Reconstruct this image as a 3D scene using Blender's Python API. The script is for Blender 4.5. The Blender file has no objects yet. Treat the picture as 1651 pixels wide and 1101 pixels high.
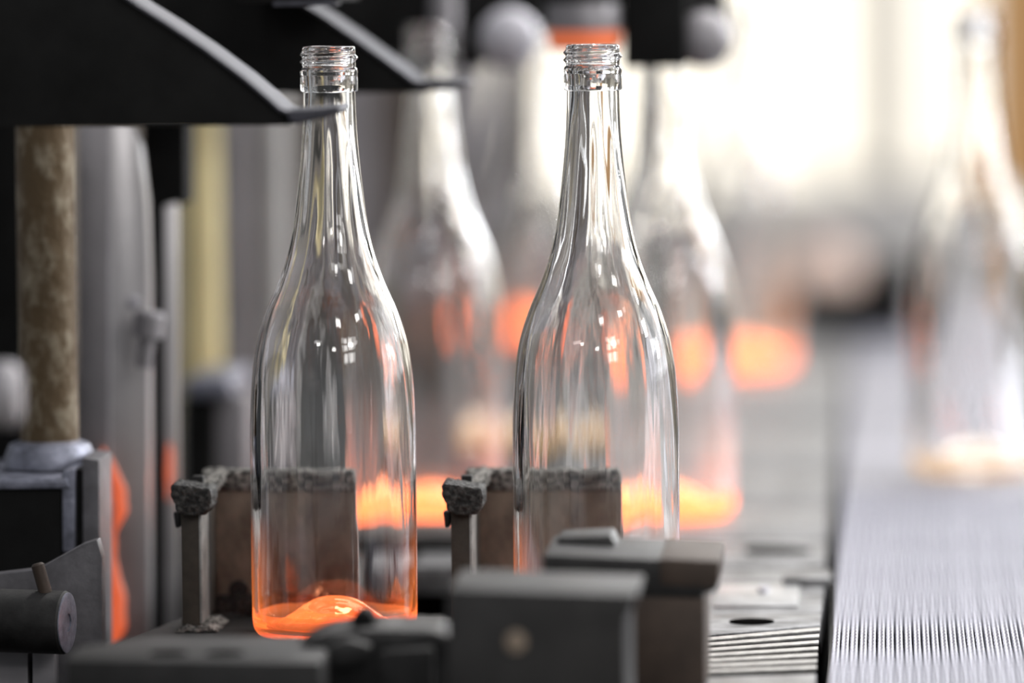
import bpy, bmesh, math, random
from mathutils import Vector, Matrix, noise
R = random.Random(7)
SC = bpy.context.scene
COL = SC.collection

# ------------------------------------------------------------------ camera
F_PX = 9172.0                       # 200 mm lens on a 36 mm wide sensor, 1651 px
CAM = Vector((0.0, -2.87, 0.355))
PSI, TH, ROLL = math.radians(3.77), math.radians(4.15), math.radians(-0.5)
FW = Vector((-math.sin(PSI)*math.cos(TH), math.cos(PSI)*math.cos(TH), -math.sin(TH)))
R0 = Vector((math.cos(PSI), math.sin(PSI), 0))
U0 = R0.cross(FW)
RT = R0*math.cos(ROLL) + U0*math.sin(ROLL)
UP = U0*math.cos(ROLL) - R0*math.sin(ROLL)

def ray(px, py):
    return FW + RT*((px-825.5)/F_PX) + UP*((550.5-py)/F_PX)
def P(px, py, Y):                   # point of a vertical plane Y = const
    d = ray(px, py); return CAM + d*((Y-CAM.y)/d.y)
def G(px, py, z=0.0):               # point of a horizontal plane
    d = ray(px, py); return CAM + d*((z-CAM.z)/d.z)

cd = bpy.data.cameras.new('camera'); cam = bpy.data.objects.new('camera', cd); COL.objects.link(cam)
M3 = Matrix((RT, UP, -FW)).transposed()
cam.matrix_world = Matrix.Translation(CAM) @ M3.to_4x4()
cd.lens = 200; cd.sensor_width = 36; cd.clip_end = 100; cd.clip_start = .05
cd.dof.use_dof = True; cd.dof.focus_distance = 2.838; cd.dof.aperture_fstop = 2.9
SC.camera = cam

# ------------------------------------------------------------------ materials
def s2l(c):
    return tuple(((v/255)/12.92 if v/255 <= .04045 else ((v/255+.055)/1.055)**2.4) for v in c)
def mat(name, col, rough=.5, metal=0.0, var=0.0, scale=40, bump=0.0, col2=None, spec=.5, stretch=None, lo=.35, hi=.65):
    m = bpy.data.materials.new(name); m.use_nodes = True
    nt = m.node_tree; b = nt.nodes['Principled BSDF']
    col = s2l(col)
    b.inputs['Base Color'].default_value = (*col, 1)
    b.inputs['Roughness'].default_value = rough
    b.inputs['Metallic'].default_value = metal
    b.inputs['Specular IOR Level'].default_value = spec
    if var or col2 or bump:
        tc = nt.nodes.new('ShaderNodeTexCoord'); mp = nt.nodes.new('ShaderNodeMapping')
        nt.links.new(tc.outputs['Object'], mp.inputs['Vector'])
        if stretch: mp.inputs['Scale'].default_value = stretch
        n = nt.nodes.new('ShaderNodeTexNoise'); n.inputs['Scale'].default_value = scale
        n.inputs['Detail'].default_value = 6; n.inputs['Roughness'].default_value = .65
        nt.links.new(mp.outputs['Vector'], n.inputs['Vector'])
        r = nt.nodes.new('ShaderNodeValToRGB')
        r.color_ramp.elements[0].position = lo; r.color_ramp.elements[1].position = hi
        c2 = s2l(col2) if col2 else tuple(min(1, v*(1+var)) for v in col)
        c1 = col if col2 else tuple(v*(1-var) for v in col)
        r.color_ramp.elements[0].color = (*c1, 1); r.color_ramp.elements[1].color = (*c2, 1)
        nt.links.new(n.outputs['Fac'], r.inputs['Fac'])
        nt.links.new(r.outputs['Color'], b.inputs['Base Color'])
        if bump:
            bp = nt.nodes.new('ShaderNodeBump'); bp.inputs['Strength'].default_value = bump
            bp.inputs['Distance'].default_value = .002
            nt.links.new(n.outputs['Fac'], bp.inputs['Height']); nt.links.new(bp.outputs['Normal'], b.inputs['Normal'])
    return m

def emit(name, col, strength):
    m = bpy.data.materials.new(name); m.use_nodes = True; nt = m.node_tree
    b = nt.nodes['Principled BSDF']
    b.inputs['Base Color'].default_value = (*s2l((120, 115, 105)), 1)
    b.inputs['Emission Color'].default_value = (*s2l(col), 1)
    b.inputs['Emission Strength'].default_value = strength
    return m

def glass(name, heat=None, zmax=.06, strength=1.0, tint=(1, 1, 1), power=2.0, floor_=0.0, fpow=1.0, zmin=0.0, rise=False):
    """clear glass; heat: colour the still-hot lower end glows with, fading to nothing at zmax"""
    m = bpy.data.materials.new(name); m.use_nodes = True; nt = m.node_tree
    for n in list(nt.nodes): nt.nodes.remove(n)
    out = nt.nodes.new('ShaderNodeOutputMaterial')
    g = nt.nodes.new('ShaderNodeBsdfGlass'); g.inputs['IOR'].default_value = 1.5; g.inputs['Roughness'].default_value = 0.0
    g.inputs['Color'].default_value = (*tint, 1)
    tc = nt.nodes.new('ShaderNodeTexCoord')
    mp = nt.nodes.new('ShaderNodeMapping'); mp.inputs['Scale'].default_value = (1, 1, .12)
    nz = nt.nodes.new('ShaderNodeTexNoise'); nz.inputs['Scale'].default_value = 110; nz.inputs['Detail'].default_value = 2
    bp = nt.nodes.new('ShaderNodeBump'); bp.inputs['Strength'].default_value = .13; bp.inputs['Distance'].default_value = .0011
    nt.links.new(tc.outputs['Object'], mp.inputs['Vector']); nt.links.new(mp.outputs['Vector'], nz.inputs['Vector'])
    nt.links.new(nz.outputs['Fac'], bp.inputs['Height']); nt.links.new(bp.outputs['Normal'], g.inputs['Normal'])
    last = g.outputs[0]
    if heat:
        e = nt.nodes.new('ShaderNodeEmission')
        sx = nt.nodes.new('ShaderNodeSeparateXYZ'); nt.links.new(tc.outputs['Object'], sx.inputs[0])
        mr = nt.nodes.new('ShaderNodeMapRange'); mr.inputs['From Min'].default_value = zmin; mr.inputs['From Max'].default_value = zmin+.006 if rise else zmax
        mr.inputs['To Min'].default_value = .12 if rise else 1; mr.inputs['To Max'].default_value = .62 if rise else 0
        nt.links.new(sx.outputs['Z'], mr.inputs['Value'])
        pw = nt.nodes.new('ShaderNodeMath'); pw.operation = 'POWER'; pw.inputs[1].default_value = power
        nt.links.new(mr.outputs[0], pw.inputs[0])
        # glow adds up along the glass: a wall met at a grazing angle is deeper
        lw = nt.nodes.new('ShaderNodeLayerWeight'); lw.inputs['Blend'].default_value = .35
        fp = nt.nodes.new('ShaderNodeMath'); fp.operation = 'POWER'; fp.inputs[1].default_value = fpow
        nt.links.new(lw.outputs['Facing'], fp.inputs[0])
        ad = nt.nodes.new('ShaderNodeMath'); ad.operation = 'ADD'; ad.inputs[1].default_value = floor_
        nt.links.new(fp.outputs[0], ad.inputs[0])
        ml = nt.nodes.new('ShaderNodeMath'); ml.operation = 'MULTIPLY'
        nt.links.new(pw.outputs[0], ml.inputs[0]); nt.links.new(ad.outputs[0], ml.inputs[1])
        m2 = nt.nodes.new('ShaderNodeMath'); m2.operation = 'MULTIPLY'; m2.inputs[1].default_value = strength
        nt.links.new(ml.outputs[0], m2.inputs[0])
        nt.links.new(m2.outputs[0], e.inputs['Strength']); e.inputs['Color'].default_value = (*heat, 1)
        a = nt.nodes.new('ShaderNodeAddShader'); nt.links.new(last, a.inputs[0]); nt.links.new(e.outputs[0], a.inputs[1])
        last = a.outputs[0]
    nt.links.new(last, out.inputs['Surface'])
    return m

ORANGE = (1.0, .20, .045)
HOT = (1.0, .215, .085)
M = dict(
    clear=glass('clear_glass'),
    warm=glass('warm_glass', (1.0,.22,.04), .062, 1.3, power=.9, fpow=2.6),
    hotwall=glass('hot_glass', HOT, .085, .6, power=1.2, floor_=.03),
    farwall=glass('far_hot_glass', (1.0,.40,.18), .085, .9, power=1.2, floor_=.04),
    coolwall=glass('cooling_glass', (1.0, .5, .12), .045, .12, power=2),
    heel=glass('warm_heel_glass', (1.0,.24,.05), .04, .9, power=.3, fpow=3.0, floor_=.0),
    dome=glass('glowing_dome_glass', (1.0,.225,.065), .03, 1.25, (1,.6,.42), power=1, fpow=1.0, floor_=.5, zmin=.0035, rise=True),
    hotdome=glass('bright_dome_glass', (1.0,.22,.085), .03, 1.9, (1,.8,.6), power=1, fpow=1.0, floor_=.5, zmin=.0, rise=True),
    cooldome=glass('faint_dome_glass', (1.0,.5,.1), .03, .25, power=1, fpow=1.0, floor_=.4, zmin=.0, rise=True),
    hotbase=glass('bright_glowing_glass', (1.0,.21,.08), .05, .5, power=.5, floor_=.5),
    coolbase=glass('faint_glowing_glass', (1.0, .55, .12), .04, .13, power=.8, floor_=.3),
    iron=mat('dark_iron', (40, 39, 39), .55, .3, .5, 60, .3),
    block=mat('cast_block', (44, 43, 43), .5, .35, .35, 30, .2),
    black=mat('blackened_steel', (16, 16, 16), .7, .0, .4, 30, .1, spec=.15),
    rim=mat('worn_rim_steel', (62, 62, 70), .55, .4, .25, 60, .1),
    plate=mat('graphite_board', (98, 86, 76), .85, 0, scale=70, bump=.4, col2=(142, 128, 114), stretch=(1, 1, .6)),
    post=mat('sooty_post_steel', (60, 54, 47), .7, .1, .25, 90, .3),
    crust=mat('sooty_fibre_tape', (52, 50, 48), .95, 0, scale=260, bump=1.0, col2=(156, 152, 147), spec=.3, lo=.42, hi=.6),
    soot=mat('soot_crust', (24, 23, 23), .6, 0, scale=320, bump=1.0, col2=(84, 81, 78), spec=.5, lo=.45, hi=.66),
    edge=mat('bare_edge_steel', (165, 163, 160), .45, .7, .3, 120, .2),
    deck=mat('scuffed_deck_steel', (68, 67, 68), .44, .5, scale=38, bump=.3, col2=(136, 136, 138), stretch=(1, 1.6, 1), lo=.38, hi=.6),
    deckdark=mat('oiled_deck_iron', (31, 29, 28), .6, .2, .5, 25, .2),
    pit=mat('dark_gap', (12, 11, 11), .95, spec=.0),
    belt=mat('belt_steel', (164, 164, 176), .42, .55, .12, 300),
    beltbase=mat('belt_shade_wire', (60, 60, 66), .5, .6),
    grey=mat('grey_painted_steel', (142, 139, 143), .4, .25, .18, 14, .1),
    greyl=mat('pale_grey_paint', (170, 168, 168), .5, .0, .1, 14),
    lilac=mat('pale_bare_metal', (128, 130, 144), .42, .5, .4, 110, .4),
    rust=mat('rusty_pole', (84, 68, 46), .5, .4, scale=90, bump=.8, col2=(142, 132, 114), stretch=(1, 1, .6), lo=.48, hi=.72),
    yellow=mat('cream_yellow_paint', (214, 200, 150), .5, 0, .08, 10),
    brown=mat('brown_grey_housing', (124, 116, 108), .7, .1, .2, 6),
    browndark=mat('brown_rust_steel', (66, 54, 46), .6, .2, .3, 30, .2),
    cabinet=mat('brown_cabinet_paint', (132, 98, 82), .6, .1, .2, 8),
    reflected=emit('reflected_orange', (255, 105, 56), .62),  # emission imitates orange light mirrored in the grey metal
    greyd=mat('dull_grey_steel', (98, 96, 100), .45, .3, .3, 50, .2),
    tan=mat('tan_paint', (205, 158, 104), .6, 0, .05, 4),
    wall=mat('hall_wall_plaster', (205, 200, 188), .8, 0, .08, 2),
    floor=mat('hall_floor_concrete', (150, 146, 140), .7, 0, .15, 3),
    window=emit('lit_window_pane', (255, 247, 231), 1.55),
    frame=mat('window_frame_paint', (190, 186, 176), .6),
    rim_glow=mat('orange_glow_ring', (230, 120, 80), .4, .3),  # orange colour and emission stand for glow reflected from hot glass
    white=mat('white_metal_cap', (188, 186, 194), .4, .2, .06, 30),
)
cb = M['rim_glow'].node_tree.nodes['Principled BSDF']
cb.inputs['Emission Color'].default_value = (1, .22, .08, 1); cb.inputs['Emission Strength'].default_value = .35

# ------------------------------------------------------------------ mesh helpers
def org(o):
    v = Vector((0, 0, 0))
    while o: v += o.location; o = o.parent
    return v
class MB:
    def __init__(s): s.v = []; s.f = []
    def add(s, vs, fs):
        n = len(s.v); s.v += [Vector(v) for v in vs]; s.f += [tuple(i+n for i in f) for f in fs]; return s
    def box(s, x0, x1, y0, y1, z0, z1):
        return s.add([(x0,y0,z0),(x1,y0,z0),(x1,y1,z0),(x0,y1,z0),(x0,y0,z1),(x1,y0,z1),(x1,y1,z1),(x0,y1,z1)],
                     [(0,3,2,1),(4,5,6,7),(0,1,5,4),(1,2,6,5),(2,3,7,6),(3,0,4,7)])
    def prism(s, poly, Y0, Y1):          # poly: (x, z) outline, extruded along Y
        n = len(poly)
        a = sum(poly[i][0]*poly[(i+1)%n][1]-poly[(i+1)%n][0]*poly[i][1] for i in range(n))
        if a < 0: poly = poly[::-1]
        vs = [(x, Y0, z) for x, z in poly] + [(x, Y1, z) for x, z in poly]
        fs = [tuple(range(n)), tuple(range(2*n-1, n-1, -1))] + [(i, i+n, (i+1)%n+n, (i+1)%n) for i in range(n)]
        return s.add(vs, fs)
    def prism_px(s, pts, Y0, Y1, zmin=.0006):        # outline measured on the photo, given its own distance and depth
        return s.prism([(lambda q: (q.x, max(q.z, zmin)))(P(x, y, Y0)) for x, y in pts], Y0, Y1)
    def slab(s, poly, z0, z1):           # poly: (x, y) outline, extruded along Z
        n = len(poly)
        a = sum(poly[i][0]*poly[(i+1)%n][1]-poly[(i+1)%n][0]*poly[i][1] for i in range(n))
        if a < 0: poly = poly[::-1]
        vs = [(x, y, z0) for x, y in poly] + [(x, y, z1) for x, y in poly]
        return s.add(vs, [tuple(range(n-1, -1, -1)), tuple(range(n, 2*n))] + [(i, (i+1)%n, (i+1)%n+n, i+n) for i in range(n)])
    def lathe(s, prof, c=(0,0,0), axis=(0,0,1), n=48, closed=True):   # prof: (r, h) along axis
        ax = Vector(axis).normalized(); a = ax.orthogonal().normalized(); b = ax.cross(a); c = Vector(c)
        base = len(s.v); idx = []
        for r, h in prof:
            if r < 1e-6: idx.append([len(s.v)]*n); s.v.append(c+ax*h)
            else:
                idx.append(list(range(len(s.v), len(s.v)+n)))
                for k in range(n):
                    t = 2*math.pi*k/n; s.v.append(c+ax*h+(a*math.cos(t)+b*math.sin(t))*r)
        for i in range(len(prof)-1):
            for k in range(n):
                q = [idx[i][k], idx[i][(k+1)%n], idx[i+1][(k+1)%n], idx[i+1][k]]
                q = [v for j, v in enumerate(q) if v not in q[:j]]
                if len(q) > 2: s.f.append(tuple(q))
        if closed:
            if prof[0][0] > 1e-6: s.f.append(tuple(reversed(idx[0])))
            if prof[-1][0] > 1e-6: s.f.append(tuple(idx[-1]))
        return s
    def cyl(s, p0, p1, r, n=32, ch=.0):
        p0, p1 = Vector(p0), Vector(p1); L = (p1-p0).length
        pr = [(r-ch, 0), (r, ch), (r, L-ch), (r-ch, L)] if ch else [(r, 0), (r, L)]
        return s.lathe(pr, p0, p1-p0, n)
    def tube(s, path, r, n=12):
        path = [Vector(p) for p in path]; rings = []
        for i, p in enumerate(path):
            t = (path[min(i+1, len(path)-1)]-path[max(i-1, 0)]).normalized()
            a = t.orthogonal().normalized() if i == 0 else (a - t*a.dot(t)).normalized()
            b = t.cross(a); rings.append([p+(a*math.cos(2*math.pi*k/n)+b*math.sin(2*math.pi*k/n))*r for k in range(n)])
        base = len(s.v); s.v += [v for q in rings for v in q]
        for i in range(len(rings)-1):
            for k in range(n):
                s.f.append((base+i*n+k, base+i*n+(k+1)%n, base+(i+1)*n+(k+1)%n, base+(i+1)*n+k))
        s.f.append(tuple(base+k for k in range(n-1, -1, -1))); s.f.append(tuple(base+(len(rings)-1)*n+k for k in range(n)))
        return s
    def build(s, name, m, parent=None, bevel=0.0, sharp=35, crust=0.0, cuts=0, cscale=200, seg=2, seed=0):
        o0 = org(parent) if parent else Vector((0, 0, 0))
        me = bpy.data.meshes.new(name)
        me.from_pydata([tuple(v-o0) for v in s.v], [], s.f); me.validate()
        if bevel or crust:
            bm = bmesh.new(); bm.from_mesh(me)
            bmesh.ops.recalc_face_normals(bm, faces=bm.faces)
            if bevel:
                es = [e for e in bm.edges if len(e.link_faces) == 2 and e.calc_face_angle(0) > .5]
                bmesh.ops.bevel(bm, geom=es, offset=bevel, segments=seg, affect='EDGES', profile=.6, clamp_overlap=True)
            if crust:
                bmesh.ops.triangulate(bm, faces=[f for f in bm.faces if len(f.verts) > 4])
                for _ in range(cuts):
                    L = sorted(e.calc_length() for e in bm.edges); lim = max(.0013, L[len(L)//2]*.8)
                    bmesh.ops.subdivide_edges(bm, edges=[e for e in bm.edges if e.calc_length() > lim], cuts=1, use_grid_fill=True)
                bm.normal_update()
                mv = []
                for v in bm.verts:
                    q = v.co*cscale + Vector((seed, 0, 0))
                    mv.append(v.normal*crust*(noise.noise(q)+.6*noise.noise(q*2.3)))
                for v, d in zip(bm.verts, mv): v.co += d
            bm.to_mesh(me); bm.free()
        for p in me.polygons: p.use_smooth = True
        me.set_sharp_from_angle(angle=math.radians(sharp))
        me.materials.append(M[m] if isinstance(m, str) else m)
        o = bpy.data.objects.new(name, me); COL.objects.link(o)
        if parent: o.parent = parent
        return o
def tag(o, label, cat, group=None, kind=None):
    if label: o['label'] = label
    if cat: o['category'] = cat
    if group: o['group'] = group
    if kind: o['kind'] = kind
    return o
def thing(name, label, cat, loc, group=None):
    o = bpy.data.objects.new(name, None); COL.objects.link(o); o.location = loc; o.empty_display_size = .02
    return tag(o, label, cat, group)
def struct(o): o['kind'] = 'structure'; return o
def dup(root, loc, label, group=None, mats=None):
    r = root.copy(); COL.objects.link(r); r.location = loc; r['label'] = label
    if group: r['group'] = group
    for ch in list(root.children):
        c = ch.copy(); COL.objects.link(c); c.parent = r
        if mats and ch.name.split('.')[0] in mats:
            c.material_slots[0].link = 'OBJECT'; c.material_slots[0].material = M[mats[ch.name.split('.')[0]]]
        for g in ch.children:
            d = g.copy(); COL.objects.link(d); d.parent = c
    return r

# ------------------------------------------------------------------ glass bottles
OUT = [(.0416, .010), (.0418, .030), (.0419, .070), (.0418, .100), (.0414, .116), (.0404, .132), (.0381, .1476), (.0333, .1633), (.0266, .179),
       (.0214, .1947), (.0182, .2104), (.01635, .226), (.0147, .2418), (.0136, .2575), (.0132, .268), (.0131, .274)]
def cr(pts, k=6):                    # Catmull-Rom through the silhouette
    out = []
    for i in range(len(pts)-1):
        p0, p1, p2, p3 = pts[max(i-1,0)], pts[i], pts[i+1], pts[min(i+2,len(pts)-1)]
        for j in range(k):
            t = j/k
            out.append(tuple(.5*((2*p1[a])+(-p0[a]+p2[a])*t+(2*p0[a]-5*p1[a]+4*p2[a]-p3[a])*t*t+(-p0[a]+3*p1[a]-3*p2[a]+p3[a])*t**3) for a in (0,1)))
    return out+[pts[-1]]
def pchip(pts, step=.003):          # smooth r(z) without overshoot
    z = [p[1] for p in pts]; r = [p[0] for p in pts]; n = len(z)
    h = [z[i+1]-z[i] for i in range(n-1)]; d = [(r[i+1]-r[i])/h[i] for i in range(n-1)]
    m = [d[0]]+[0 if d[i-1]*d[i] <= 0 else 3*(h[i-1]+h[i])/((2*h[i]+h[i-1])/d[i-1]+(h[i]+2*h[i-1])/d[i]) for i in range(1, n-1)]+[d[-1]]
    out = []
    for i in range(n-1):
        k = max(2, round(h[i]/step))
        for j in range(k):
            t = j/k
            out.append(((2*t**3-3*t*t+1)*r[i]+(t**3-2*t*t+t)*h[i]*m[i]+(-2*t**3+3*t*t)*r[i+1]+(t**3-t*t)*h[i]*m[i+1], z[i]+h[i]*t))
    return out+[pts[-1]]
N = 120
def surf(mb, prof, fn=None, flip=False):   # open surface of revolution, fn(r, z, angle) -> r
    base = len(mb.v)
    for r, z in prof:
        for k in range(N):
            t = 2*math.pi*k/N; q = fn(r, z, t) if fn else r
            mb.v.append(Vector((q*math.cos(t), q*math.sin(t), z)))
    for i in range(len(prof)-1):
        for k in range(N):
            f = (base+i*N+k, base+i*N+(k+1)%N, base+(i+1)*N+(k+1)%N, base+(i+1)*N+k)
            mb.f.append(f[::-1] if flip else f)
def wall_t(z):                       # wall thickness
    return .0028+.0012*max(0, (z-.2)/.07) if z > .2 else .0028
def ripple(r, z, t):                 # uneven inner face of blown glass
    w = min(1, max(0, (z-.012)/.02))*min(1, max(0, (.270-z)/.02))
    return r + w*(.00022*math.sin(3*t+1+z*11)+.00016*math.sin(5*t+2.2-z*17)+.00010*math.sin(11*t+.5+z*30))
def finish_outer(r, z, t):
    a = (t/(2*math.pi)) % 1.0
    for k in (0, 1):                 # screw thread, about two turns
        zc = .2874+.0037*(a+k); fade = min(1, (a+k)*5, (2-a-k)*5)
        r += .00135*fade*math.exp(-((z-zc)/.00115)**2)
    return r
root = thing('glass_bottle', 'x', 'bottle', (0, 0, 0))
mb = MB()
po = pchip(OUT)
pi = [(r-wall_t(z), z) for r, z in po if z > .0125]
pi = [(po[0][0]-.0028, .0125)] + pi
surf(mb, po); surf(mb, pi, ripple, flip=True)
body = mb.build('bottle_body', 'warm', root, sharp=80)
mb = MB()
FO = [(.0131, .274), (.0143, .2744), (.0145, .2752), (.0145, .2815), (.0142, .2824), (.0145, .2832), (.0145, .2850), (.0141, .2860)]
FO += [(.0134, .2864+.0088*i/46) for i in range(47)] + [(.0134, .2958), (.0131, .2966), (.0125, .297), (.0110, .297), (.0101, .2966), (.0098, .2958)]
FO += [(.0097, .290), (.0096, .284), (.0092, .278)]
pe = pi[-1]
FO.append((pe[0], pe[1]))
surf(mb, FO, lambda r, z, t: finish_outer(r, z, t) if (r > .0133 and .2864 <= z <= .2955) else r)
mb.build('screw_finish', 'clear', root, sharp=80)
mb = MB()
BO = cr([(.0416, .010), (.0415, .0078), (.0408, .0042), (.0385, .0008), (.0355, .0), (.0330, .0006), (.027, .0032), (.018, .0086), (.008, .0128), (.0005, .0138)], 4)
BI = cr([(pi[0][0], .0125), (.0383, .0090), (.0368, .0058), (.0345, .0044), (.0305, .0046), (.0255, .0078), (.0195, .0128), (.0125, .0172), (.0055, .0194), (.0005, .0197)], 4)
surf(mb, BO, flip=True)
tb = mb.build('bottle_base', 'heel', root, sharp=80)
mb = MB(); surf(mb, BI)
td = mb.build('base_dome', 'dome', root, sharp=80); td['label'] = 'glowing orange domed floor'
S = lambda Y: F_PX/((Y-CAM.y)/math.cos(PSI))
def spot(px, Y):                     # x where a bottle standing at depth Y meets pixel column px (taken low on the glass)
    q = P(px, 900, Y); return Vector((q.x, Y, 0))
root.location = spot(539, -.025)
tag(root, 'clear glass bottle in sharp focus with its full glowing orange base in view', 'bottle', 'freshly formed bottles on the deck')
BG = 'freshly formed bottles on the deck'
HM = {'bottle_body': 'hotwall', 'bottle_base': 'hotbase', 'base_dome': 'hotdome'}
CM = {'bottle_body': 'coolwall', 'bottle_base': 'coolbase', 'base_dome': 'cooldome'}
B1 = root
dup(root, spot(962, -.028), 'clear glass bottle in sharp focus with its base hidden behind dark foreground blocks', BG)
dup(root, spot(701, .56), 'blurred bottle with bright orange base directly behind the left sharp bottle', BG, HM)
dup(root, spot(1074, .56), 'blurred bottle with bright orange base directly behind the right sharp bottle', BG, HM)
dup(root, spot(868, 1.06), 'blurred pale bottle seen in the gap left of the right sharp bottle', BG, CM)
dup(root, Vector((-.118, 1.74, 0)), 'far blurred bottle whose orange base glows right of the right sharp bottle at mid height', BG, dict(HM, bottle_body='farwall'))
dup(root, Vector((-.315, 2.12, 0)), 'far blurred bottle with small orange glow at the left shoulder of the right sharp bottle', BG, HM)
CG = 'bottles riding on the mesh conveyor'
dup(root, Vector((.0575, .81, .0018)), 'large blurred bottle standing on the mesh conveyor at the right edge', None, CM)

# ------------------------------------------------------------------ pusher fingers behind the sharp bottles
def px_x(px, Y, py=900): return P(px, py, Y).x
def make_pusher():
    r0 = P(312, 1005, 0); o = thing('pusher_finger', 'sooty L-shaped pusher finger behind the left sharp bottle', 'machine finger', (r0.x, 0, 0), 'pusher fingers behind the bottles')
    yb = .060
    x0, x1 = px_x(330, yb), px_x(580, yb)
    zt = P(450, 790, yb).z; zl = P(450, 758, yb).z
    bpl = MB().box(x0, x1, yb, yb+.010, 0.004, zt+.004).build('back_plate', 'plate', o, bevel=.0012)
    lip = MB().box(x0-.001, x1+.0003, yb-.0022, yb+.014, zt-.0005, zl)
    l = lip.build('top_lip', 'crust', o, bevel=.0022, crust=.0009, cuts=6, cscale=460)
    l['label'] = 'fibrous grey tape wrapped over the top edge'
    MB().box(x1-.0004, x1+.0006, yb-.0006, yb+.0104, .004, zt).build('bare_edge', 'edge', bpl)
    # lower crust along the foot of the plate
    MB().box(x0+.002, x1, yb-.003, yb+.002, 0.0, .0105).build('lower_crust', 'soot', o, bevel=.002, crust=.0014, cuts=5, cscale=260)
    # side wing towards the viewer
    wx0, wx1 = px_x(292, -.012), px_x(322, -.012)
    wt = P(310, 800, -.01).z
    wg = MB().box(wx0, wx1, -.012, yb-.0001, 0.003, wt).build('side_wing', 'post', o, bevel=.0008)
    MB().box(wx1-.0002, wx1+.0012, -.0125, .016, .004, wt-.002).build('edge_strip', 'edge', wg, bevel=.0003)
    MB().box(wx1-.0002, wx1+.0007, .018, .030, .004, wt-.004).build('wing_seam', 'iron', wg, bevel=.0002)
    # sloping top of the wing
    zs = P(310, 783, 0).z
    MB().add([(wx0+.001, -.004, wt-.002), (wx1+.0045, -.004, wt-.002), (wx1+.006, yb+.012, zl-.006), (wx0+.006, yb+.012, zl-.006),
              (wx0+.001, -.004, zs), (wx1+.0035, -.004, zs-.002), (wx1+.0065, yb+.013, zl), (wx0+.008, yb+.013, zl+.0004)],
             [(0,3,2,1),(4,5,6,7),(0,1,5,4),(1,2,6,5),(2,3,7,6),(3,0,4,7)]).build('sloping_cap', 'crust', o, bevel=.0012, crust=.0011, cuts=6, cscale=360, seed=3)
    # crusted clamp head on the front of the wing
    pts = [(274,786),(279,780),(300,783),(338,789),(341,800),(340,820),(331,829),(318,832),(300,831),(287,826),(281,812),(276,802)]
    h = MB().prism_px(pts, -.021, .006).build('clamp_head', 'soot', o, bevel=.0018, crust=.0008, cuts=6, cscale=380)
    h['label'] = 'blackened lumpy clamp head'
    c = P(312, 782, -.004)
    MB().box(c.x-.002, c.x+.0035, .008, .014, zs-.001, zs+.0042).build('clamp_nut', 'iron', h, bevel=.0008)
    q = P(284, 838, -.004)
    MB().prism_px([(279,826),(291,826),(290,850),(283,852)], -.006, .006).build('strap_tail', 'iron', h, bevel=.001)
    # foot
    MB().prism_px([(284,1024),(288,1014),(300,1010),(336,1011),(347,1018),(351,1028),(346,1034),(286,1034)], -.018, .030).build('foot', 'crust', o, bevel=.002, crust=.0012, cuts=5, cscale=260, seed=9)
    # screw near the foot of the plate
    c = P(385, 951, yb-.001)
    s_ = MB().lathe([(.0050,0),(.0050,.0014),(.0042,.0020),(.0020,.0020),(.0018,.0006),(0,.0006)], (c.x, yb, c.z), (0,-1,0), 24).build('plate_screw', 'iron', bpl)
    return o
pf = make_pusher()
dup(pf, pf.location+Vector((P(1007,800,.06).x-P(580,800,.06).x, .0, .0)), 'sooty L-shaped pusher finger behind the right sharp bottle')

# ------------------------------------------------------------------ deck under the bottles
dk = thing('dead_plate', 'grey steel machine deck with vent slots that the sharp bottles stand on', 'machine deck', (-.2, .3, 0))
XL, XR = -.62, -.0335
# near piece with a well behind the bottles
xm = px_x(600,.05); XD = -.362
MB().slab([(G(162,1048).x,-.42),(xm,-.42),(xm,.061),(XD,.061),(G(268,1004).x,G(268,1004).y),(G(162,1048).x,G(162,1048).y)], -.016, -.0002).build('left_deck', 'deckdark', dk, bevel=.001)
MB().box(XD, px_x(560,.062), .062, 2.65, -.016, -.0004).build('left_deck', 'deckdark', dk, bevel=.001)
MB().box(px_x(600,.05), px_x(770,.05), -.42, .046, -.016, 0.0).build('middle_deck', 'deckdark', dk, bevel=.001)
gx0 = px_x(770,.05)
def strip(x0, x1, y0, y1, m='deck', z=0.0, name='deck_plate', bev=.0012, t=.016): return MB().box(x0, x1, y0, y1, z-t, z).build(name, m, dk, bevel=bev)
cuts = [(.062,.155),(.158,.275),(.279,.40),(.409,.60),(.606,.82),(.828,1.18),(1.19,1.75),(1.77,2.65)]
for i, (a, b) in enumerate(cuts):
    strip(gx0, XR+R.uniform(-.001,.001), a, b, 'deck', R.choice([-.0006, 0, .0004]))
# middle row beyond the well: rail and light ledge
strip(px_x(600,.05), gx0, .29, .36, 'deck', -.0005, 'ledge_plate')
strip(px_x(600,.05), gx0, .46, 3.6, 'deckdark', -.0005, 'far_deck')
MB().box(px_x(560,.38), gx0-.001, .365, .455, -.002, .0085).build('cross_rail', 'iron', dk, bevel=.001)
MB().box(XD, XR, -.42, 2.65, -.05, -.03).build('pan', 'pit', dk)
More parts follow.
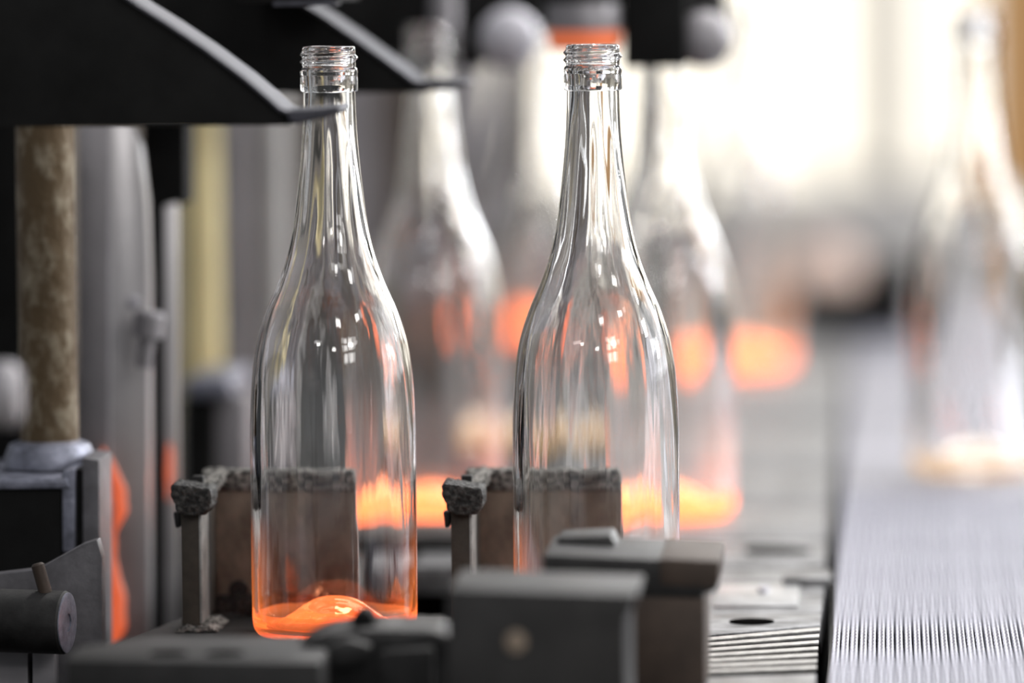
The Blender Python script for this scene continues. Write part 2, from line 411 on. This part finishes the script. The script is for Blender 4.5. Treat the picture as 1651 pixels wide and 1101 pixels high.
# vent grille: slanted bars over a dark gap
def gq(x, y): q = G(x, y); return (q.x, q.y)
xe = XR-.0004
def ends(yl, yr):                    # a line across the plate from the block to the plate's right edge
    a, b = gq(1090, yl+2), gq(1325, yr); t = (xe-a[0])/(b[0]-a[0]); return a, (xe, a[1]+(b[1]-a[1])*t)
for k in range(7):
    (a, b), (c, d) = ends(1035.0+k*8.2, 1016.5+k*10.2), ends(1031.0+k*8.2, 1012.0+k*10.2)
    MB().slab([a, b, d, c], -.0008, .0004).build('grille_bar', 'edge', dk, bevel=.0003)
na, nb = ends(1091, 1085); fa, fb = ends(1026, 1007)
MB().slab([na, nb, fb, fa], -.016, -.009).build('grille_floor', 'pit', dk)
MB().slab([(gx0,-.42),(xe,-.42),nb,na,(gx0,na[1])], -.016, 0).build('deck_plate', 'deck', dk, bevel=.001)
MB().slab([fa,fb,(xe,.061),(gx0,.061),(gx0,fa[1])], -.016, 0).build('deck_plate', 'deck', dk, bevel=.001)
# oval hole, slots and a raised worn pad
def oval(px, py, rx, ry, m, name, z=.0004):
    c = G(px, py); n = 24
    return MB().slab([(c.x+rx*math.cos(2*math.pi*k/n), c.y+ry*math.sin(2*math.pi*k/n)) for k in range(n)], -.0004, z).build(name, m, dk)
oval(1212, 1003, .0115, .011, 'pit', 'oval_hole', .0007)
oval(1255, 890, .019, .020, 'pit', 'slot_hole', .0009)
oval(1222, 888, .008, .018, 'pit', 'slot_hole', .0009)
oval(1232, 955, .0032, .009, 'white', 'bright_rivet', .003)
c0, c1 = G(1150, 978), G(1290, 944)
MB().box(c0.x, c1.x, c0.y, c1.y, -.001, .0007).build('worn_pad', mat('polished_pad', (165,165,167), .36, .5, .3, 60), dk, bevel=.0003)
c0, c1 = G(1262, 944), G(1340, 930)
MB().box(c0.x, c1.x, c0.y, c1.y, -.001, .004).build('stop_strip', 'deck', dk, bevel=.001)

# ------------------------------------------------------------------ mesh conveyor
cv = thing('mesh_conveyor', 'pale woven wire mesh conveyor belt running away at the right of the deck', 'conveyor', (.06, 1.0, -.03))
x0, x1, pit = -.0275, .165, .00445
def belt_h(x, y):
    u = (x-x0)/pit; i = math.floor(u); f = u-i
    if f < .10 or f > .93: return -.0034         # open channel between the strands
    if f < .48:   # left strands lean one way, right strands the other
        g = (f-.10)/.38; ph = y/.0128 - g*.8; e = max(0, math.sin(math.pi*(.12+.8*g)))**.7; top = .0004
    else:
        g = (f-.48)/.45; ph = y/.0128 + g*.6+.35; e = max(0, math.sin(math.pi*(.10+.82*g)))**.7; top = .0012
    ph += .15 if i % 2 else 0
    dip = max(0, math.cos(2*math.pi*ph))**3
    return top*e - .0014*(1-e) - .0015*dip
ys = []
y = -.30
while y < 2.64:
    ys.append(y); y += .00085 if -.17 < y < .12 else .0014 if y < .22 else (.0026 if y < .7 else .05)
xs = [x0+pit*k/10 for k in range(int((x1-x0)/pit*10)+1)]
vs = []; fs = []
for y in ys:
    for x in xs: vs.append((x, y, belt_h(x, y) if y < .7 else -.0002))
nx = len(xs)
for j in range(len(ys)-1):
    for i in range(nx-1):
        u = ((xs[i]+xs[i+1])/2-x0)/pit % 1
        if (u < .10 or u > .90) and j % 12 and j < len(ys)-2: continue      # open gap between the strands
        a = j*nx+i; fs.append((a, a+1, a+1+nx, a+nx))
b = MB(); b.v = [Vector(v) for v in vs]; b.f = fs
b.build('mesh_belt', 'belt', cv, sharp=180)
MB().box(x0+.002, x1, -.30, 2.64, -.012, -.006).build('belt_bed', 'pit', cv)
MB().box(x0-.002, x0, -.30, 2.64, -.03, -.012).build('side_rail', 'iron', cv)

# ------------------------------------------------------------------ dark blocks out of focus in front
def fg_block(name, label, outline, Y0, Y1, parts):
    c = P(sum(p[0] for p in outline)/len(outline), max(p[1] for p in outline), Y0)
    o = thing(name, label, 'machine block', (c.x, Y0, c.z))
    return o
YA = -.25
o = thing('stop_block', 'dark stepped metal block with brownish right end, in front of the right sharp bottle', 'machine block', (P(1020,1101,YA).x, YA, 0), 'dark blurred blocks in the foreground')
zA = lambda y: P(1000, y, YA).z
MB().prism_px([(876,893),(1160,906),(1156,952),(1128,960),(876,944)], YA, YA+.085).build('top_flange', 'block', o, bevel=.002)
MB().prism_px([(905,948),(1135,955),(1136,1190),(905,1190)], YA+.004, YA+.075).build('block_body', 'block', o, bevel=.002)
e = MB().prism_px([(1062,899),(1162,904),(1158,948),(1064,944)], YA-.0012, YA+.084).build('end_cap', 'browndark', o, bevel=.002)
e['label'] = 'rust brown right end'
MB().prism_px([(1020,962),(1137,964),(1138,1190),(1022,1190)], YA+.002, YA+.070).build('rusted_side', 'browndark', o, bevel=.002)
MB().prism_px([(900,866),(985,862),(1000,892),(890,890)], YA+.045, YA+.08).build('raised_lug', 'block', o, bevel=.002)
YB = -.40
o = thing('stop_block', 'dark square metal block with a pale bolt, nearest the camera at bottom centre', 'machine block', (P(870,1101,YB).x, YB, 0), 'dark blurred blocks in the foreground')
bb_ = MB().prism_px([(722,947),(1030,957),(1010,1000),(1012,1260),(716,1260)], YB, YB+.075).build('block_body', 'block', o, bevel=.0025)
c = P(832, 1034, YB)
MB().lathe([(.0048,0),(.0048,.002),(.003,.0032),(0,.0032)], (c.x, YB, c.z), (0,-1,0), 20).build('pale_bolt', 'plate', bb_)
MB().prism_px([(735,944),(800,942),(800,950),(735,950)], YB+.02, YB+.06).build('top_pad', 'deck', o, bevel=.001)
YC = -.34
o = thing('clamp_bar', 'dark flat metal bar with two holes along the bottom left edge', 'machine bar', (P(300,1101,YC).x, YC, 0), 'dark blurred blocks in the foreground')
zc = P(300, 1062, YC).z
xa_, xb_ = P(104,1060,YC).x, P(520,1060,YC).x
bb_ = MB().slab([(xa_,YC),(xb_,YC-.01),(xb_,YC+.085),(xa_+.030,YC+.085),(xa_,YC+.045)], .0006, zc).build('bar_body', 'block', o, bevel=.002)
for px in (272, 362):
    c = G(px, 1054, zc)
    MB().lathe([(.0085,0),(.0085,.0006)], (c.x, c.y, zc), (0,0,1), 24).build('bolt_hole', 'pit', bb_)
YD = -.30
o = thing('clamp_bracket', 'dark lumpy bracket with a black knob in front of the left bottle base', 'machine bracket', (P(600,1101,YD).x, YD, 0), 'dark blurred blocks in the foreground')
MB().prism_px([(478,1046),(505,1024),(560,1018),(615,1013),(700,1016),(728,1030),(730,1190),(470,1190)], YD, YD+.055).build('bracket_body', 'block', o, bevel=.004, crust=.0015, cuts=3, cscale=60)
MB().prism_px([(566,1024),(568,992),(578,984),(594,984),(602,996),(606,1024)], YD+.012, YD+.030).build('knob', 'black', o, bevel=.002)
MB().prism_px([(520,1045),(560,1030),(600,1040),(590,1075),(530,1078)], YD-.010, YD+.001).build('front_boss', 'iron', o, bevel=.003)
MB().prism_px([(610,1050),(700,1044),(700,1190),(610,1190)], YD-.008, YD+.001).build('front_plate', 'iron', o, bevel=.003)

# ------------------------------------------------------------------ left side of the machine
YL = -.06
o = thing('cylinder_bracket', 'dark horizontal cylinder with pale end face on a grey bracket at the lower left', 'machine cylinder', (P(60,1000,YL).x, YL, 0))
pa = P(-120, 996, YL-.01); pb = P(113, 999, YL-.01)
pb = Vector((pb.x, pb.y-.012, pb.z))
ax = (pb-pa).normalized()
cb_ = MB().cyl(pa, pb, .0158, 48, .001).build('cylinder_barrel', 'iron', o)
f = MB().lathe([(.0150,0),(.0150,.0006),(.0132,.0010),(.0045,.0010),(.0045,.0002),(0,.0002)], pb, ax, 40).build('end_face', 'lilac', cb_)
f['label'] = 'pale ring shaped end face'
q0, q1 = P(60, 908, YL-.022), P(80, 978, YL-.022)
MB().cyl(q0, q1, .0034, 16, .001).build('lever_pin', 'browndark', cb_)
q2 = q1+Vector((.003,0,-.001))
MB().prism_px([(-60,932),(60,918),(132,878),(156,870),(164,900),(166,1140),(-60,1140)], YL+.02, YL+.034, zmin=-.06).build('bracket_plate', 'greyd', o, bevel=.001)
MB().prism_px([(-60,1040),(45,1040),(45,1190),(-60,1190)], YL+.005, YL+.03, zmin=-.06).build('lower_foot', 'grey', o, bevel=.001)
MB().prism_px([(52,1040),(88,1040),(88,1190),(52,1190)], YL+.005, YL+.03, zmin=-.06).build('lower_foot', 'grey', o, bevel=.001)

YM = .03
o = thing('slide_block', 'black box with pale worn top and slotted grey side at the left edge', 'machine block', (P(60,900,YM).x, YM, 0))
MB().prism_px([(-60,788),(100,786),(101,1190),(-60,1190)], YM, YM+.06, zmin=-.06).build('box_body', 'black', o, bevel=.001)
MB().prism_px([(-60,770),(108,770),(112,788),(-60,790)], YM-.004, YM+.10, zmin=-.06).build('worn_top', 'lilac', o, bevel=.002)
MB().prism_px([(100,760),(120,756),(120,890),(101,890)], YM-.002, YM+.06, zmin=-.06).build('side_plate', 'lilac', o, bevel=.001)
MB().prism_px([(119,756),(134,758),(133,885),(120,890)], YM+.004, YM+.06, zmin=-.06).build('slot', 'black', o)
MB().prism_px([(133,738),(160,742),(162,1160),(134,1160)], YM+.002, YM+.05, zmin=-.06).build('outer_plate', 'greyd', o, bevel=.001)

o = thing('rusty_pole', 'speckled rusty round pole rising from the slide block at the left', 'pole', (P(80,740,.075).x, .075, 0))
c = P(78, 600, .075)
MB().lathe([(.0155,-.0), (.0155,.24)], (c.x, .075, P(78,750,.075).z), (0,0,1), 40).build('pole_shaft', 'rust', o)
MB().lathe([(.0235,0),(.0235,.006),(.021,.012),(.0165,.014)], (c.x, .075, P(78,752,.075).z), (0,0,1), 40).build('pole_collar', 'lilac', o)
o = thing('dark_post', 'dark post left of the rusty pole, at the far left edge', 'post', (P(20,700,.06).x, .10, 0))
MB().prism_px([(-80,190),(52,190),(52,1190),(-80,1190)], .135, .19, zmin=-.06).build('post_body', 'black', o, bevel=.003)

o = thing('air_cylinder', 'very blurred pale grey round bar entering at the left edge', 'machine cylinder', (P(-30,630,-.5).x, -.5, P(-30,630,-.5).z))
a_, b_ = P(-160, 640, -.45), P(32, 636, -.45)
MB().cyl((a_.x+.02, -.45, -.94), (a_.x+.02, -.45, a_.z-.005), .012, 20).build('mount_post', 'iron', o)
MB().cyl(a_, b_, .0145, 40, .003).build('cylinder_barrel', 'grey', o)

YP = .22
o = thing('guard_column', 'tall grey flat column with rounded top corner and orange reflections low down', 'machine column', (P(180,1000,YP).x, YP, 0))
MB().prism_px([(126,198),(176,198),(177,1160),(127,1160)], YP, YP+.03, zmin=-.06).build('front_flange', 'grey', o, bevel=.001)
side = mat('glossy_grey_side', (172,169,171), .3, .4, .10, 12, .1)
def turned(pts, Y, ang, th, name, m, parent):   # flat panel turned about its left edge
    x0_ = min(P(x, y, Y).x for x, y in pts); t = math.tan(ang)
    q = [P(x, y, Y) for x, y in pts]; q = [(v.x, max(v.z, -.06)) for v in q]
    n = len(q); mb = MB().prism(q, Y, Y+th)
    mb.v = [Vector((v.x, v.y+(v.x-x0_)*t, v.z)) for v in mb.v]
    return mb.build(name, m, parent, bevel=.0006)
turned([(172,196),(206,200),(222,240),(232,330),(236,460),(237,1140),(174,1140)], YP+.004, math.radians(17.0), .02, 'side_panel', side, o)
xs_ = P(236,700,YP+.012).x
q = P(216, 487, YP+.010)
MB().lathe([(.0036,0),(.0036,.002),(.002,.003),(0,.003)], q, (0,-1,0), 20).build('oval_rivet', 'white', o)
q = P(241, 530, YP-.03)
kn = MB().lathe([(.0045,0),(.0045,.016),(.0085,.017),(.0085,.029),(.0065,.031),(0,.031)], P(232,592,YP-.01), P(243,500,YP-.01)-P(232,592,YP-.01), 24).build('knob_bolt', 'grey', o)

o = thing('black_upright', 'narrow black upright between the grey guard column and the thin grey strip', 'machine upright', (P(250,1000,.33).x, .33, 0))
MB().prism_px([(228,190),(300,190),(300,330),(266,335),(268,1160),(236,1160)], .33, .37, zmin=-.06).build('upright_body', 'black', o, bevel=.001)
o = thing('grey_strip', 'thin grey vertical strip beside the black upright', 'machine strip', (P(275,1000,.31).x, .31, 0))
turned([(264,332),(284,328),(287,1140),(266,1140)], .31, math.radians(15.5), .008, 'strip_body', side, o)

def streak(name, label, pts, Y, o=None):     # (px, py, radius) along a glowing shape that stands in for an orange reflection
    o = o or thing(name, label, 'orange reflection', P(pts[-1][0], pts[-1][1], Y))
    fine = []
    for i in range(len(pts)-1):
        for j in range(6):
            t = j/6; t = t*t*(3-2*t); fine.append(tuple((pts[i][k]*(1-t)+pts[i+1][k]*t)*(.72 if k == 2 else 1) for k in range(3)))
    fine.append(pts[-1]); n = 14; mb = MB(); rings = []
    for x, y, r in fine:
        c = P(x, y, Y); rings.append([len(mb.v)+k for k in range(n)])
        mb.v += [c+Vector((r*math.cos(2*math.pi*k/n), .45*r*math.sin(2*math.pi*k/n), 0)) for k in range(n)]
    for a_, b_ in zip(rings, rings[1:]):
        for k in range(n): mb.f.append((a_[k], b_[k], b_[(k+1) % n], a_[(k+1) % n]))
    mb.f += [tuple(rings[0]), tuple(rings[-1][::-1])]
    mb.build('streak_body', 'reflected', o, crust=.0005, cuts=0, cscale=120)
streak('reflection_streak', 'streak of reflected orange light, drawn as a glowing shape on the grey guard column', [(166,722,.0008),(176,745,.0035),(192,785,.0055),(196,822,.0052),(184,858,.0016),(179,900,.0040),(187,960,.0072),(188,1010,.0076),(176,1045,.0050),(170,1060,.0012)], .205)
streak('', '', [(274,715,.0010),(275,735,.0026),(274,765,.0026),(272,805,.0008)], .3075, bpy.data.objects['grey_strip'])  # orange reflection on the strip, added as a glowing shape
o = thing('yellow_pipe', 'pale yellow painted vertical pipe behind the black upright', 'pipe', (P(325,600,.75).x, .75, 0))
c0 = P(326, 640, .75); c1 = P(322, 100, .75)
MB().cyl((c0.x, c0.y, -.06), (c0.x, c0.y, c1.z), .0135, 32, .001).build('pipe_body', 'yellow', o)
o = thing('valve_box', 'black valve box with pale lilac top under the yellow pipe', 'valve box', (P(325,780,.55).x, .55, 0))
MB().prism_px([(296,640),(346,640),(346,1100),(296,1100)], .55, .62, zmin=-.06).build('box_body', 'black', o, bevel=.002)
MB().prism_px([(296,612),(368,608),(372,640),(300,644)], .54, .65, zmin=-.06).build('box_top', 'lilac', o, bevel=.003)
MB().prism_px([(346,642),(398,640),(398,1100),(346,1100)], .56, .62, zmin=-.06).build('side_box', 'grey', o, bevel=.002)
for px, w, m, lb in ((388, .013, 'grey', 'mid grey vertical pipe right of the yellow pipe'), (446, .010, 'greyl', 'pale grey vertical pipe just left of the left sharp bottle')):
    o = thing('grey_pipe', lb, 'pipe', (P(px,700,.95).x, .95, 0), 'grey pipes behind the left bottle')
    c0 = P(px, 760, .95)
    MB().cyl((c0.x, .95, 0), (c0.x, .95, .42), w, 32, .001).build('pipe_body', m, o)

# ------------------------------------------------------------------ take-out arms above the bottles
def arm(name, label, off, Y, depth, body, strip, tip):
    o = thing(name, label, 'machine arm', P(body[0][0], 0, Y))
    MB().prism_px(body, Y, Y+depth).build('arm_blade', 'black', o, bevel=.001)
    q = P(-120, 100, Y)
    MB().box(q.x-.012, q.x+.012, Y, Y+depth, -.06, q.z).build('arm_post', 'iron', o, bevel=.001)
    up = strip; th = 5
    lo = [(x-2, y+th) for x, y in strip][::-1]
    s = MB().prism_px(up+lo, Y-.004, Y+depth+.002).build('rim_strip', 'rim', o, bevel=.0005)
    s['label'] = 'worn shiny upper rim'
    MB().prism_px(tip, Y-.006, Y+depth*.9).build('finger_tip', 'rim', o, bevel=.0012)
    return o
s1 = [(180,-24),(225,8),(270,36),(330,76),(392,122),(430,154),(452,174),(472,182),(500,181)]
arm('tong_arm', 'large black arm at upper left whose pale tip crosses the left bottle neck', 0, -.20, .05,
    [(-150,-80),(100,-80),(180,-20),(225,12),(270,40),(330,80),(392,126),(430,158),(456,184),(470,202),(-150,206)], s1,
    [(462,178),(500,176),(546,170),(549,180),(522,192),(482,200),(466,196)])
s2 = [(452,-24),(480,0),(520,24),(570,58),(620,94),(650,116),(668,130),(690,134),(720,133)]
arm('tong_arm', 'second black arm behind the left bottle neck ending at the blurred bottle', 0, .22, .06,
    [(-150,-80),(400,-80),(452,-20),(480,4),(520,28),(570,62),(620,98),(650,120),(668,134),(690,149),(-150,153)], s2,
    [(672,132),(720,130),(752,132),(752,140),(720,145),(680,146)])
o = thing('overhead_bar', 'thin dark bar with a grey edge at the top edge above the left bottle', 'machine bar', P(490,-30,.10))
MB().prism_px([(380,-80),(545,-80),(545,4),(380,6)], .10, .2195).build('bar_body', 'black', o, bevel=.001)
MB().prism_px([(440,2),(540,0),(540,9),(440,11)], .098, .13).build('bar_edge', 'rim', o, bevel=.0005)

# take-out head over the second row of bottles
YH = .66
o = thing('takeout_housing', 'dark overhead machine housing along the top edge left of centre', 'machine housing', P(600,-60,YH))
MB().prism_px([(250,-120),(884,-120),(884,40),(800,86),(770,112),(640,112),(250,112)], YH, YH+.10).build('housing_body', 'black', o, bevel=.004)
c = P(718, 100, YH-.02)
MB().cyl((c.x, YH-.02, c.z), (c.x, YH-.02, c.z+.09), .0085, 24).build('grey_rod', 'grey', o)
def cap_disc(px, py, Y, r, parent, m='white', shank=.05):
    q = P(px, py, Y)
    MB().lathe([(r*.7,-shank),(r*.7,-.02),(r,-.018),(r,-.004),(r*.86,.002),(r*.5,.006),(0,.007)], q, (0.1,-1,.05), 36).build('round_cap', m, parent)
cap_disc(822, 62, .60, .0185, o)
YG = .44
c = P(943, 62, YG)
o = thing('gripper_cup', 'grey round gripper cup with orange lower rim above the right sharp bottle', 'gripper', (c.x, YG, c.z))
r_ = 62/2.77/1000
MB().lathe([(r_*.98,.0055),(r_,.007),(r_,.021),(r_*.96,.0225)], (c.x, YG, c.z-.001), (0,0,1), 48).build('cup_wall', 'grey', o)
MB().lathe([(r_*.80,-.006),(r_*.93,-.0035),(r_*.985,.0056)], (c.x, YG, c.z-.001), (0,0,1), 48).build('glow_rim', 'rim_glow', o)['label'] = 'orange lower rim'
MB().lathe([(r_*.9,.0215),(r_*1.12,.024),(r_*1.14,.030),(r_*1.0,.060)], (c.x, YG, c.z-.001), (0,0,1), 48).build('cup_flange', 'black', o)
o = thing('gripper_block', 'black square block beside the gripper cup above the right sharp bottle', 'gripper', P(1055,40,YG))
MB().prism_px([(1003,-100),(1108,-100),(1106,108),(1004,110)], YG-.01, YG+.05).build('block_body', 'black', o, bevel=.002)
MB().prism_px([(1106,-100),(1160,-100),(1166,30),(1150,80),(1106,100)], YG+.03, YG+.09).build('side_arm', 'iron', o, bevel=.003)
cap_disc(1136, 62, .445, .0165, o, 'grey', .026)

# ------------------------------------------------------------------ machine and hall beyond
o = thing('machine_housing', 'brown grey machine housing blurred behind the left half of the bottles', 'machine housing', (-.8, 3.3, -.9))
xr = P(765, 300, 3.3).x
MB().box(-2.2, xr, 3.3, 3.8, -.94, 1.2).build('housing_panel', 'brown', o, bevel=.01)
for px, m in ((640,'browndark'),(575,'grey'),(760,'grey')):
    x = P(px, 300, 3.28).x
    MB().box(x-.03, x+.03, 3.25, 3.3, -.5, 1.0).build('housing_rib', m, o, bevel=.005)
o = thing('drive_cabinet', 'brown cabinet blurred low behind the left bottles', 'machine cabinet', (-.6, 2.7, -.9))
xa_, xb_ = P(560, 500, 2.7).x, P(820, 500, 2.7).x
MB().box(xa_, xb_, 2.7, 2.95, -.9, P(700, 470, 2.7).z).build('cabinet_body', 'cabinet', o, bevel=.01)
MB().box(xa_, xb_, 2.69, 2.95, P(700, 470, 2.7).z, P(700, 440, 2.7).z).build('cabinet_top', 'grey', o, bevel=.005)
YK = 2.07
o = thing('black_motor', 'black stepped motor box blurred at the far end of the conveyor', 'machine motor', (P(1380,540,YK).x, YK, -.3))
MB().prism_px([(1280,490),(1392,484),(1392,432),(1472,430),(1474,640),(1280,640)], YK, YK+.2, .0035).build('motor_body', 'black', o, bevel=.004)
o = thing('pink_blob', 'pale pinkish drum standing for a faintly glowing bottle, blurred above the black motor box', 'blob', (P(1330,440,3.2).x, 3.2, 0))  # round shape added for a far bottle, its weak glow painted pink
q = P(1330, 445, 3.2)
MB().lathe([(.034,-.05),(.04,-.04),(.04,.0),(.03,.008),(0,.01)], q, (0,-1,.1), 32).build('blob_body', mat('pinkish_glow', (214,188,176), .5), o)
YQ = 3.9
o = thing('grey_machine', 'long grey machine block blurred below the bright windows', 'machine block', (P(1360,420,YQ).x, YQ, -.3))
MB().prism_px([(1000,335),(1250,330),(1250,318),(1470,322),(1470,340),(1720,345),(1720,760),(1000,760)], YQ, YQ+.4, -.9).build('machine_body', 'greyl', o, bevel=.01)
MB().prism_px([(1385,300),(1455,300),(1455,330),(1385,330)], YQ+.02, YQ+.1).build('machine_lid', 'grey', o, bevel=.006)
for px, m, lb in ((1455,'greyl','pale grey post blurred before the bright windows'), (1690,'tan','tan post blurred at the right top edge')):
    q = P(px, 200, 4.6)
    o = thing('hall_post', lb, 'post', (q.x, 4.6, -.9), 'posts in the bright hall')
    w = .02 if m == 'greyl' else .09
    MB().box(q.x-w, q.x+w, 4.6, 4.66, -.94, 1.4).build('post_body', m, o, bevel=.006)

struct(MB().box(-4, 4, -4.5, 8, -1.0, -.94).build('floor', 'floor'))
struct(MB().box(-4, 4, 7.9, 8, -.94, 3.2).build('wall_back', 'wall'))
struct(MB().box(3.9, 4, -4.5, 7.9, -.94, 3.2).build('wall_right', 'wall'))
w = struct(MB().box(-1.05, 2.4, 7.86, 7.895, -.12, 2.4).build('window_1', 'window'))
fr = MB()
fr = struct(MB().box(-1.1, 2.45, 7.82, 7.859, -.17, -.12).build('trim_1', 'frame'))
for i, x in enumerate((-.42, -.06, .30)):
    struct(MB().box(x-.02, x+.02, 7.82, 7.859, -.119, 2.4).build('trim_%d' % (i+2), 'frame'))
# machine legs keep the deck on the floor
o = thing('machine_bed', 'dark machine bed under the deck and conveyor', 'machine bed', (-.2, 1, -.94))
MB().box(-.37, .16, -.4, 2.64, -.94, -.0505).build('bed_body', 'black', o, bevel=.01)
o = thing('side_bed', 'low dark bed under the posts and cylinder at the left', 'machine bed', (-.55, 1, -.94))
MB().box(-.80, -.375, -.27, 2.64, -.94, -.0605).build('bed_body', 'black', o, bevel=.01)

# ------------------------------------------------------------------ light
wd = bpy.data.worlds.new('hall_light'); SC.world = wd; wd.use_nodes = True
wd.node_tree.nodes['Background'].inputs[0].default_value = (.93, .96, 1.0, 1)
wd.node_tree.nodes['Background'].inputs[1].default_value = .27
def area(name, loc, target, sx, sy, rad, col=(1, 1, 1)):
    l = bpy.data.lights.new(name, 'AREA'); l.shape = 'RECTANGLE'; l.size = sx; l.size_y = sy
    l.energy = rad*math.pi*sx*sy; l.color = col
    o = bpy.data.objects.new(name, l); COL.objects.link(o); o.location = loc
    o.rotation_euler = (Vector(target)-Vector(loc)).to_track_quat('-Z', 'Y').to_euler(); return o
area('roof_light', (.4, 2.6, 2.6), (-.1, .6, 0), 2.2, 1.6, 4.6, (1, .98, .96))
area('right_window_light', (3.0, 1.6, .9), (0, .6, .1), 2.4, 1.4, 2.2, (.95, .97, 1))
area('hall_window_light', (1.3, 6.0, 1.2), (-.1, 0, 0), 2.2, 1.6, 5.5, (.88, .93, 1))
for i in range(2):
    for k in range(3):
        area('front_window_pane', (2.1-.62*i*.7, -3.5-.62*i*.5, 1.25+.42*k), (-.2, .1, .1), .42, .28, 8.0, (1, .98, .96))
for p in ((2.9, .2, 1.3), (2.6, 2.6, 1.6), (3.2, 1.4, .7)):
    area('side_lamp', p, (-.2, .5, .15), .40, .30, 70, (.96, .98, 1))
for x, y, z in ((.6,-2.6,2.0), (-.4,-1.6,2.2), (1.6,-1.4,1.7), (.3,-3.9,1.5), (1.1,-2.0,1.1), (-1.2,-3.2,1.5)):
    area('hall_lamp', (x, y, z), (-.2, .3, .12), .36, .15, 24, (1, .98, .96))
for x, y, z in ((2.2,.4,1.5), (1.2,.9,2.4), (.9,2.2,2.2), (-.2,.9,1.9), (.5,.3,1.5), (1.8,3.2,1.3), (2.6,4.6,1.2), (1.3,4.6,1.9), (3.0,2.4,.9), (2.0,1.6,2.1)):
    area('hall_lamp', (x, y, z), (-.2, .3, .12), .17, .09, 190, (1, .98, .96))

# ------------------------------------------------------------------ render settings that belong to the scene
SC.view_settings.view_transform = 'Standard'; SC.view_settings.look = 'None'
SC.view_settings.exposure = 0.12; SC.view_settings.gamma = 1; SC.view_settings.use_curve_mapping = False
cy = SC.cycles
cy.max_bounces = 24; cy.transmission_bounces = 24; cy.glossy_bounces = 8; cy.diffuse_bounces = 3
cy.caustics_reflective = False; cy.caustics_refractive = True; cy.blur_glossy = .3; cy.sample_clamp_indirect = 6
cy.use_denoising = True
